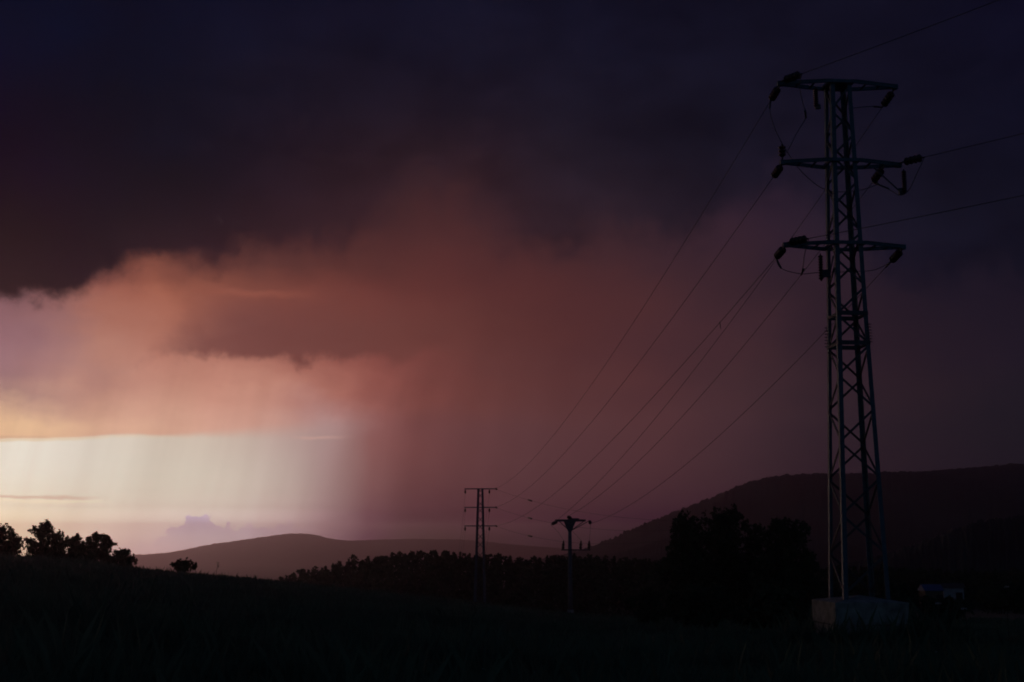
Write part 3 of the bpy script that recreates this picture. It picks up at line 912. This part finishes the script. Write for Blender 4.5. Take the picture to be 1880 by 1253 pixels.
class Pylon:
    def __init__(s, root, base, rz, secs, arms, half, detail=True):
        """secs: [(height above base, side)] ; arms: heights above base"""
        s.root, s.base, s.secs, s.half = root, Vector(base), secs, half
        s.ex = Vector((math.cos(rz), math.sin(rz), 0))
        s.ey = Vector((-math.sin(rz), math.cos(rz), 0))
        H = secs[-1][0]
        s.H = H
        k = 1.0 if detail else 1.35
        corners = [(-1, -1), (1, -1), (1, 1), (-1, 1)]
        for (i, j) in corners:
            mb = MB()
            for (h0, s0), (h1, s1) in zip(secs[:-1], secs[1:]):
                p0, p1 = s.pt(i * s0 / 2, j * s0 / 2, h0), s.pt(i * s1 / 2, j * s1 / 2, h1)
                w, t = 0.155 * k, 0.018
                # angle section, its two flanges lying in the two faces
                for (ax, flip) in ((s.ex, -i), (s.ey, -j)):
                    other = s.ey * (-j) if ax is s.ex else s.ex * (-i)
                    c0 = p0 + ax * flip * w / 2 + other * t / 2
                    c1 = p1 + ax * flip * w / 2 + other * t / 2
                    if ax is s.ey:
                        c0 += s.ey * (-j) * t * 0.5
                        c1 += s.ey * (-j) * t * 0.5
                    mb.bar(c0, c1, t, w, up=ax)
            mb.build('leg', 'steel', root)
        # zigzag bracing, one bar per bay and face
        hs = [0.12]
        while hs[-1] < H - 0.5:
            hs.append(hs[-1] + 0.30 + 0.66 * s.side(hs[-1]) * (1.0 if detail else 1.25))
        hs[-1] = H - 0.10
        allb = MB()
        for fi in range(4):
            a, b = corners[fi], corners[(fi + 1) % 4]
            nrm = (s.ex * (a[0] + b[0]) + s.ey * (a[1] + b[1])).normalized()
            for n, (h0, h1) in enumerate(zip(hs[:-1], hs[1:])):
                q0, q1 = (a, b) if (n + (fi % 2)) % 2 == 0 else (b, a)
                s0, s1 = s.side(h0), s.side(h1)
                p0 = s.pt(q0[0] * s0 / 2 * 0.95, q0[1] * s0 / 2 * 0.95, h0 + 0.03)
                p1 = s.pt(q1[0] * s1 / 2 * 0.95, q1[1] * s1 / 2 * 0.95, h1 - 0.03)
                inset = nrm * (s.side((h0 + h1) / 2) * 0.025 - 0.035)
                p0, p1 = p0 + inset, p1 + inset
                if detail:
                    mb = MB()
                    mb.bar(p0, p1, 0.012, 0.078, up=nrm.cross((p1 - p0).normalized()))
                    mb.bar(p0 - nrm * 0.02, p1 - nrm * 0.02, 0.056, 0.010, up=nrm.cross((p1 - p0).normalized()))
                    mb.build('brace', 'dark_steel', root)
                else:
                    allb.bar(p0, p1, 0.07, 0.07, up=nrm)
        if not detail:
            o = allb.build('bracing', 'dark_steel', root)
            tag(o, kind='stuff')
        s.tips = []
        for ah in arms:
            s.arm(ah, detail)

    def side(s, h):
        return float(np.interp(h, [a for a, b in s.secs], [b for a, b in s.secs]))

    def pt(s, x, y, h):
        return s.base + s.ex * x + s.ey * y + Vector((0, 0, h))

    def arm(s, h, detail):
        hw = s.side(h) / 2 + 0.012
        core = MB()
        # frame round the tower body
        e = 0.05
        core.bar(s.pt(-hw - e, -hw - e, h), s.pt(hw + e, -hw - e, h), 0.07, 0.12)
        core.bar(s.pt(-hw - e, hw + e, h), s.pt(hw + e, hw + e, h), 0.07, 0.12)
        core.bar(s.pt(-hw - e, -hw, h), s.pt(-hw - e, hw, h), 0.06, 0.11)
        core.bar(s.pt(hw + e, -hw, h), s.pt(hw + e, hw, h), 0.06, 0.11)
        a = core.build('crossarm', 'steel', s.root)
        tips = []
        for sx in (-1, 1):
            tip = s.pt(sx * s.half, 0, h)
            for sy in (-1, 1):
                c = MB()
                p0 = s.pt(sx * (hw + e), sy * (hw + e), h)
                p1 = s.pt(sx * s.half, sy * 0.05, h)
                c.bar(p0, p1, 0.06, 0.12)
                c.bar(p0 + Vector((0, 0, 0.061)), p1 + Vector((0, 0, 0.061)), 0.10, 0.012)
                c.build('chord', 'steel', a)
            for fr in (0.30, 0.62):
                c = MB()
                x = hw + e + (s.half - hw - e) * fr
                yy = (hw + e) * (1 - fr) + 0.02
                c.bar(s.pt(sx * x, -yy, h - 0.03), s.pt(sx * x, yy, h - 0.03), 0.05, 0.05)
                c.build('strut', 'steel', a)
            c = MB()
            c.bar(s.pt(sx * (s.half - 0.12), 0, h - 0.005), s.pt(sx * (s.half + 0.09), 0, h - 0.005), 0.17, 0.16)
            c.build('tip_plate', 'steel', a)
            tips.append(tip)
        s.tips.append(tips)


def sagged(a, b, sag, n=72):
    a, b = Vector(a), Vector(b)
    return [a.lerp(b, t) - Vector((0, 0, 4 * sag * t * (1 - t))) for t in np.linspace(0, 1, n)]


def start_dir(a, b, sag):
    d = Vector(b) - Vector(a)
    return (d - Vector((0, 0, 4 * sag))).normalized()


GW = 'power line wires'


def span(a, b, sag, label, r=0.013):
    mb = MB()
    mb.tube(sagged(a, b, sag), r, 6)
    o = mb.build('power_line_wire', 'wire', None, True)
    tag(o, label, 'wire', GW)
    return o


# near pylon ------------------------------------------------------
YP = 44.6
b0 = at(1577, 1097, YP)
top_z = at(1537, 155, YP).z
H = top_z - b0.z
z_arm = [at(1540, y, YP).z - b0.z for y in (157, 301, 452)]
z_bend = at(1556, 580, YP).z - b0.z
gp = gz1(b0.x, b0.y)
near = thing('lattice_pylon', (b0.x, b0.y, gp - 0.1), 'tall near lattice steel pylon with three crossarms on a concrete plinth', 'pylon', 'lattice pylons')
near_p = Pylon(near, b0, R(4.5), [(-0.25, 1.62), (z_bend, 1.10), (H, 0.76)], z_arm, 2.15)
ex, ey = near_p.ex, near_p.ey

# top cap plate
mb = MB()
mb.bar(near_p.pt(-0.40, 0, H - 0.02), near_p.pt(0.40, 0, H - 0.02), 0.74, 0.04)
mb.build('cap_plate', 'steel', near)
# platform bars on the front and back faces
for yy in (580, 634):
    hh = at(1556, yy, YP).z - b0.z
    hw = near_p.side(hh) / 2
    for sy in (-1, 1):
        mb = MB()
        mb.bar(near_p.pt(-hw, sy * (hw + 0.02), hh), near_p.pt(hw, sy * (hw + 0.02), hh), 0.05, 0.15)
        mb.build('platform_bar', 'dark_steel', near)
    for sx in (-1, 1):
        mb = MB()
        mb.bar(near_p.pt(sx * (hw - 0.03), -hw, hh - 0.02), near_p.pt(sx * (hw - 0.03), hw, hh - 0.02), 0.05, 0.10)
        mb.build('platform_bar', 'dark_steel', near)
# spiked climbing guard round the far-left leg and the right leg
for (cx_, cy_, y0, y1) in ((-1, 1, 598, 633), (1, -1, 600, 632)):
    mb = MB()
    za, zb = at(1520, y1, YP).z - b0.z, at(1520, y0, YP).z - b0.z
    for q in range(7):
        hh = za + (zb - za) * q / 6
        hw = near_p.side(hh) / 2
        c = near_p.pt(cx_ * hw, cy_ * hw, hh)
        mb.tube([c - ex * 0.10, c + ex * 0.10], 0.012, 4)
        mb.tube([c - ey * 0.11, c + ey * 0.11], 0.012, 4)
        mb.tube([c - (ex + ey) * 0.07, c + (ex + ey) * 0.07], 0.012, 4)
    mb.build('climbing_guard', 'dark_steel', near)

# plinth: upper block with a low pyramid top over a wider broken footing
pw = 2.52


def block(mb, w, z0, z1, cap=0.0, jit=0.0):
    vs = []
    for z in (z0, z1):
        for i, j in ((-1, -1), (1, -1), (1, 1), (-1, 1)):
            vs.append(near_p.pt(i * w / 2 + random.uniform(-jit, jit), j * w / 2 + random.uniform(-jit, jit), z + random.uniform(-jit, jit)))
    c = 0.02
    fs = [(3, 2, 1, 0), (0, 1, 5, 4), (1, 2, 6, 5), (2, 3, 7, 6), (3, 0, 4, 7)]
    if cap:
        vs.append(near_p.pt(0, 0, z1 + cap))
        fs += [(4, 5, 8), (5, 6, 8), (6, 7, 8), (7, 4, 8)]
    else:
        fs.append((4, 5, 6, 7))
    mb.add(vs, fs)


pb = MB()
block(pb, pw, -0.86, -0.12, 0.20, 0.012)
plinth = pb.build('plinth', 'concrete', near)
bv = plinth.modifiers.new('bevel', 'BEVEL')
bv.width = 0.025
bv.segments = 2
pb = MB()
block(pb, pw - 0.05, gp - b0.z - 0.4, -0.885, 0.0, 0.03)
pb.build('footing', 'concrete', near)
pb = MB()
c0 = near_p.pt(pw / 2 - 0.45, -pw / 2 - 0.05, -0.84)
pb.bar(c0 - ex * 0.16, c0 + ex * 0.14, 0.12, 0.08)
pb.build('loose_concrete_lump', 'concrete', near)

TL, TR = near_p.tips[0]
ML, MR = near_p.tips[1]
LL, LR = near_p.tips[2]

# far pylon -------------------------------------------------------
YF = 185.0
f_top = at(882, 897, YF)
f_g = gz1(f_top.x, f_top.y)
far = thing('lattice_pylon', (f_top.x, f_top.y, f_g), 'small distant lattice pylon with three crossarms rising from the wood', 'pylon', 'lattice pylons')
fz = [at(882, y, YF).z - f_g for y in (898, 932, 966)]
fH = f_top.z - f_g
far_p = Pylon(far, (f_top.x, f_top.y, f_g), R(-6), [(0, 1.75), (fH * 0.5, 1.25), (fH, 0.80)], fz, 2.2, detail=False)
mb = MB()
block_c = far_p.pt(0, 0, 0.2)
mb.add([far_p.pt(i * 1.3, j * 1.3, z) for z in (-0.4, 0.5) for i, j in ((-1, -1), (1, -1), (1, 1), (-1, 1))], [(3, 2, 1, 0), (4, 5, 6, 7), (0, 1, 5, 4), (1, 2, 6, 5), (2, 3, 7, 6), (3, 0, 4, 7)])
mb.build('plinth', 'concrete', far)

# switch pole -----------------------------------------------------
YS = 123.0
s_top = at(1046, 951, YS)
s_g = gz1(s_top.x, s_top.y)
pole = thing('switch_pole', (s_top.x, s_top.y, s_g), 'concrete T-pole with two crossarms standing between the pylons', 'utility pole')
mb = MB()
mb.tube([(s_top.x, s_top.y, s_g - 0.3), (s_top.x, s_top.y, s_g + 4), (s_top.x, s_top.y, s_top.z)], [0.24, 0.20, 0.15], 12)
mb.build('shaft', 'pole', pole, True)
mb = MB()
mb.tube([(s_top.x, s_top.y, s_g - 0.3), (s_top.x, s_top.y, s_g + 0.35)], [0.36, 0.30], 12)
mb.build('foot_collar', 'concrete', pole, True)


def sp(px, py, dy=0.0):
    p = at(px, py, YS + dy)
    return p


mb = MB()
za = sp(1046, 956).z
for dy in (-0.19, 0.19):
    mb.bar((sp(1019, 956).x, YS + dy, za), (sp(1075, 956).x, YS + dy, za), 0.09, 0.20)
arm = mb.build('crossarm', 'dark_steel', pole)
for x1 in (1021, 1030, 1064, 1072):
    mb = MB()
    mb.bar((s_top.x, YS, sp(0, 976).z), (sp(x1, 0).x, YS, za - 0.06), 0.07, 0.07)
    mb.build('arm_brace', 'dark_steel', arm)
mb = MB()
mb.bar((sp(1037, 0).x, YS, za + 0.05), (sp(1055, 0).x, YS, za + 0.05), 0.5, 0.32)
mb.build('head_bracket', 'dark_steel', pole)
mb = MB()
wx = sp(1049.5, 0).x - s_top.x
zt_, zb_ = za - 0.10, sp(0, 977).z
for dy in (-0.24, 0.24):
    y0, y1 = YS + dy - 0.02, YS + dy + 0.02
    c_ = [(s_top.x - wx, zt_), (s_top.x + wx, zt_), (s_top.x + 0.14, zb_), (s_top.x - 0.14, zb_)]
    mb.add([(x, y0, z) for x, z in c_] + [(x, y1, z) for x, z in c_], [(0, 1, 2, 3), (7, 6, 5, 4), (0, 4, 5, 1), (1, 5, 6, 2), (2, 6, 7, 3), (3, 7, 4, 0)])
mb.build('gusset_plate', 'dark_steel', pole)
mb = MB()
zb = sp(0, 1010).z
mb.bar((sp(1024, 0).x, YS - 0.3, zb), (sp(1074, 0).x, YS - 0.3, zb), 0.10, 0.11)
larm = mb.build('lower_crossarm', 'dark_steel', pole)
posts = []
for x1 in (1027, 1057, 1071):
    mb = MB()
    c = Vector((sp(x1, 0).x, YS - 0.3, zb + 0.06))
    mb.lathe([(0, 0.05), (0.05, 0.13), (0.2, 0.15), (0.3, 0.09), (0.36, 0.15), (0.52, 0.13), (0.58, 0.07), (0.66, 0.10), (0.78, 0.05), (0.84, 0.02)], c, (0.08, 0, 1), 10)
    mb.build('post_insulator', 'porcelain', pole, True)
    posts.append(c + Vector((0.06, 0, 0.84)))
ends = [sp(1011, 964, -0.6), sp(1041, 949, -0.7), sp(1084, 962, -0.6)]
roots = [Vector((sp(1021, 0).x, YS, za)), Vector((sp(1043, 0).x, YS, za + 0.2)), Vector((sp(1073, 0).x, YS, za))]
for a_, b_ in zip(roots, ends):
    insulator(pole, a_, b_, False, rmax=0.17)
for a_, b_ in zip((ends[0], sp(1034, 964), ends[2]), posts):
    jumper(pole, [a_, (Vector(a_) + b_) / 2 + Vector((0.05, 0.1, 0.1)), b_], 0.012)

# spans and their strings ----------------------------------------
SL = 1.2
wire_ends = {}
# the left circuit runs to the right-hand arm tips of the far pylon, the right circuit to the switch pole
spans = [
    ('TL', TL, far_p.tips[0][1], 2.5, 'wire from the top left arm of the near pylon to the distant pylon'),
    ('ML', ML, far_p.tips[1][1], 2.3, 'wire from the middle left arm of the near pylon to the distant pylon'),
    ('LL', LL, far_p.tips[2][1], 2.1, 'wire from the lowest left arm of the near pylon to the distant pylon'),
    ('TR', TR, ends[0], 1.6, 'wire from the top right arm of the near pylon down to the T-pole'),
    ('MR', near_p.pt(1.62, 0, z_arm[1]), ends[1], 1.6, 'wire from the middle right arm of the near pylon down to the T-pole'),
    ('LR', LR, ends[2], 1.5, 'lowest wire, from the lowest right arm of the near pylon to the T-pole'),
]
for key, a, b, sag, lab in spans:
    a, b = Vector(a), Vector(b)
    a = a - Vector((0, 0, 0.06))
    d = start_dir(a, b, sag)
    e = a + d * SL
    insulator(near, a, e)
    wire_ends[key] = e
    if key in ('TL', 'ML', 'LL'):
        b2 = b - (b - a).normalized() * 1.2 + Vector((0, 0, -0.05))
        insulator(far, b, b2, False, rmax=0.12)
        b = b2
    span(e, b, sag, lab)
# incoming line from behind the camera at the right
inc = [
    ('TLi', TL, (0.55, -1.0, 0.0), 1.6, 'wire climbing from the top left arm to the upper right corner'),
    ('MRi', MR, (0.60, -1.0, 0.0), 1.6, 'wire from the middle right arm tip out to the right edge'),
    ('LLi', LL, (0.575, -1.0, 0.0), 1.6, 'wire from the lowest left arm, passing the tower to the right edge'),
]
for key, a, d, sag, lab in inc:
    a = Vector(a) + Vector((0, 0, 0.07))
    b = a + Vector(d) * 75.0
    u = start_dir(a, b, sag)
    e = a + u * SL
    insulator(near, a, e)
    wire_ends[key] = e
    span(e, b, sag, lab)

# jumper loops, arresters and fittings on the near pylon
yb = YP + 1.0


def q(px, py, dy=0.0):
    return at(px, py, YP + dy)


jumper(near, [wire_ends['TL'], q(1414, 206, 0.6), q(1424, 240, 0.6), q(1447, 282, 0.8), q(1478, 322, 0.9), q(1520, 350, 1.0), q(1576, 350, 1.0), q(1612, 338, 1.0), wire_ends['MR']])
jumper(near, [wire_ends['TLi'], q(1468, 158, -0.8), q(1474, 190, -0.4), q(1480, 214, 0.0), q(1462, 246, 0.2), q(1446, 277, 0.1), q(1433, 284, 0.05)])
jumper(near, [wire_ends['MRi'], q(1682, 322, -0.6), q(1668, 350, -0.3), q(1652, 359, 0.0), q(1636, 350, 0.5), wire_ends['MR']])
jumper(near, [wire_ends['LL'], q(1434, 493, 0.8), q(1470, 503, 0.6), q(1500, 501, 0.6), q(1560, 499, 0.8), q(1605, 496, 1.0), wire_ends['LR']])
jumper(near, [wire_ends['LLi'], q(1477, 468, -0.6), q(1475, 486, 0.0), q(1471, 503, 0.6)])
jumper(near, [wire_ends['TR'], q(1600, 196, 0.7), q(1582, 197, 0.4), near_p.pt(0.3, -0.2, H - 1.0)])
# clamps where the jumpers take off
for p0, p1 in ((wire_ends['TL'], q(1413, 199, 0.7)), (q(1477, 203, -0.2), q(1480, 217, 0.0)), (wire_ends['LL'], q(1434, 493, 0.8)), (q(1476, 494, 0.3), q(1471, 505, 0.6)),
               (wire_ends['TR'], q(1604, 196, 0.8)), (wire_ends['LR'], wire_ends['LR'] + start_dir(LR, ends[2], 1.5) * 0.5), (wire_ends['MR'], q(1632, 347, 0.7))):
    mb = MB()
    mb.tube([p0, p1], 0.035, 6)
    mb.build('clamp', 'dark_steel', near, True)
# upright insulator on the middle left tip, arresters under the arms
insulator(near, ML + Vector((0, 0, 0.06)), ML + Vector((0, 0, 0.70)), True, 3, 0.14)
arrester(near, q(1497, 160, 0.0), 0.82)
arrester(near, q(1659, 311, -0.1), 0.90)
arrester(near, q(1506, 466, 0.0), 1.0)
for (xa, ya, xb, w) in ((1497, 197, 1506, 0.16), (1650, 352, 1662, 0.22), (1508, 503, 1524, 0.26)):
    mb = MB()
    mb.bar(q(xa, ya), q(xb, ya - 1), 0.12, w)
    mb.build('arrester_bracket', 'dark_steel', near)
for (xa, ya, xb, yb_) in ((1605, 309, 1650, 350), (1524, 500, 1530, 470)):
    mb = MB()
    mb.bar(q(xa, ya), q(xb, yb_), 0.03, 0.05)
    mb.build('bracket_arm', 'dark_steel', near)

# lines beyond the far pylon: three drop away behind the wood on either side, three swing off to the right
for k, nm in enumerate(('top', 'middle', 'lowest')):
    for sx, side in ((0, 'left'), (1, 'right')):
        a = Vector(far_p.tips[k][sx]) - (far_p.ex * 0.9 if sx else Vector((0, 0, 0)))
        hang = a - Vector((0, 0, 0.75))
        insulator(far, a, hang, False, rmax=0.13)
        b = at((836, 872)[sx] + k * 3, 1024, 330)
        span(hang, b, 3.0, 'faint wire dropping behind the wood from the %s %s arm of the distant pylon' % (nm, side), 0.012)
    a = Vector(far_p.tips[k][1])
    b = at(1275, 958 + k * 14, 118)
    sag = 1.0 + 0.2 * k
    u = start_dir(a, b, sag)
    insulator(far, a, a + u * 0.9, False, rmax=0.12)
    w = span(a + u * 0.9, b, sag, 'faint wire swinging right from the %s arm of the distant pylon to the leafy trees' % nm, 0.012)
    pts = sagged(a + u * 0.9, b, sag, 60)
    # long dark sleeve clamped on the wire
    ROOT[w.name] = Vector((0, 0, 0))
    mb = MB()
    i0 = min(range(60), key=lambda i: abs((pts[i].x / pts[i].y) * F + CXP - 971))
    c = pts[i0]
    du = (pts[i0 + 1] - pts[i0 - 1]).normalized()
    mb.tube([c - du * 1.1, c - du * 0.7, c + du * 0.7, c + du * 1.1], [0.03, 0.11, 0.11, 0.03], 8)
    mb.build('insulator_sleeve', 'porcelain', w, True)
# small marker hanging on the lowest left wire
lw = [o for o in bpy.data.objects if o.get('label', '').startswith('wire from the lowest left arm of the near')][0]
ROOT[lw.name] = Vector((0, 0, 0))
a, b = wire_ends['LL'], Vector(far_p.tips[2][1])
pts = sagged(a, b, 2.1, 200)
i0 = min(range(200), key=lambda i: abs((azel_px(math.degrees(math.atan2(pts[i].x, pts[i].y)), math.degrees(math.atan2(pts[i].z - EYE, math.hypot(pts[i].x, pts[i].y))))[0] - 1322)))
mb = MB()
mb.tube([pts[i0] + Vector((0, 0, 0.03)), pts[i0] - Vector((-0.03, 0, 0.28))], [0.025, 0.012], 6)
mb.build('wire_tag', 'dark_steel', lw)


# ------------------------------------------------------------------ two small buildings in the valley at the right
def hut(name, x0, x1, yw0, yw1, yr, Y, label, wall, roof, rz):
    a, b = at(x0, yw0, Y), at(x1, yw0, Y)
    w = b.x - a.x
    cx = (a.x + b.x) / 2
    g = gz1(cx, Y)
    zb = max(g, at(x0, yw1, Y).z)
    zt = a.z
    dp = w * 0.8
    t = thing(name, (cx, Y, g), label, 'building')
    ROOT[t.name] = Vector((0, 0, 0))
    rot = Matrix.Rotation(rz, 3, 'Z')

    def P(x, y, z):
        return rot @ Vector((x, y, 0)) + Vector((0, 0, z - g))
    mb = MB()
    mb.add([P(i * w / 2, j * dp / 2, z) for z in (g - 0.3, zt) for i, j in ((-1, -1), (1, -1), (1, 1), (-1, 1))], [(3, 2, 1, 0), (4, 5, 6, 7), (0, 1, 5, 4), (1, 2, 6, 5), (2, 3, 7, 6), (3, 0, 4, 7)])
    mb.build('wall', wall, t)
    zr = at(x0, yr, Y).z
    o = w * 0.07
    mb = MB()
    X, Yd = w / 2 + o, dp / 2 + o
    mb.add([P(-X, -Yd, zt - 0.05), P(X, -Yd, zt - 0.05), P(X, Yd, zt - 0.05), P(-X, Yd, zt - 0.05), P(-X, 0, zr), P(X, 0, zr)],
           [(0, 1, 5, 4), (2, 3, 4, 5), (1, 2, 5), (3, 0, 4), (3, 2, 1, 0)])
    mb.build('roof', roof, t)
    hgt = zt - g
    mb = MB()
    mb.add([P(-w * 0.36 + i, -dp / 2 - j, z) for j in (0.0, 0.05) for i, z in ((0, g), (0.9, g), (0.9, g + min(2.0, hgt * 0.85)), (0, g + min(2.0, hgt * 0.85)))],
           [(0, 1, 2, 3), (7, 6, 5, 4), (0, 4, 5, 1), (1, 5, 6, 2), (2, 6, 7, 3), (3, 7, 4, 0)])
    mb.build('door', 'plank', t)
    mb = MB()
    mb.add([P(w * 0.10 + i, -dp / 2 - j, z) for j in (0.0, 0.04) for i, z in ((0, g + hgt * 0.45), (0.9, g + hgt * 0.45), (0.9, g + hgt * 0.8), (0, g + hgt * 0.8))],
           [(0, 1, 2, 3), (7, 6, 5, 4), (0, 4, 5, 1), (1, 5, 6, 2), (2, 6, 7, 3), (3, 7, 4, 0)])
    mb.build('window', 'glass', t)


hut('garden_shed', 1692, 1726, 1084, 1104, 1073, 170, 'small shed with a blue sheet roof right of the near pylon', 'plank', 'blue_roof', R(8))
hut('cottage', 1731, 1766, 1079, 1104, 1071, 190, 'small pale-walled cottage with a dark roof beside the blue-roofed shed', 'pale_wall', 'dark_roof', R(-10))

# ------------------------------------------------------------------ rain-laden air
mb = MB()
mb.add([(sx * HAZE_HALF, sy * HAZE_HALF, z) for z in (-90.0, HAZE_TOP) for sx, sy in ((-1, -1), (1, -1), (1, 1), (-1, 1))], [(3, 2, 1, 0), (4, 5, 6, 7), (0, 1, 5, 4), (1, 2, 6, 5), (2, 3, 7, 6), (3, 0, 4, 7)])
hm = bpy.data.materials.new('rainy_air')
hm.use_nodes = True
hm.node_tree.nodes.clear()
pv = hm.node_tree.nodes.new('ShaderNodeVolumePrincipled')
pv.inputs['Color'].default_value = (1.0, 0.76, 0.86, 1)
pv.inputs['Density'].default_value = HAZE_DENSITY
pv.inputs['Anisotropy'].default_value = HAZE_G
ho = hm.node_tree.nodes.new('ShaderNodeOutputMaterial')
hm.node_tree.links.new(pv.outputs[0], ho.inputs['Volume'])
MAT['air'] = hm
hz = mb.build('haze', 'air')
tag(hz, kind='stuff')
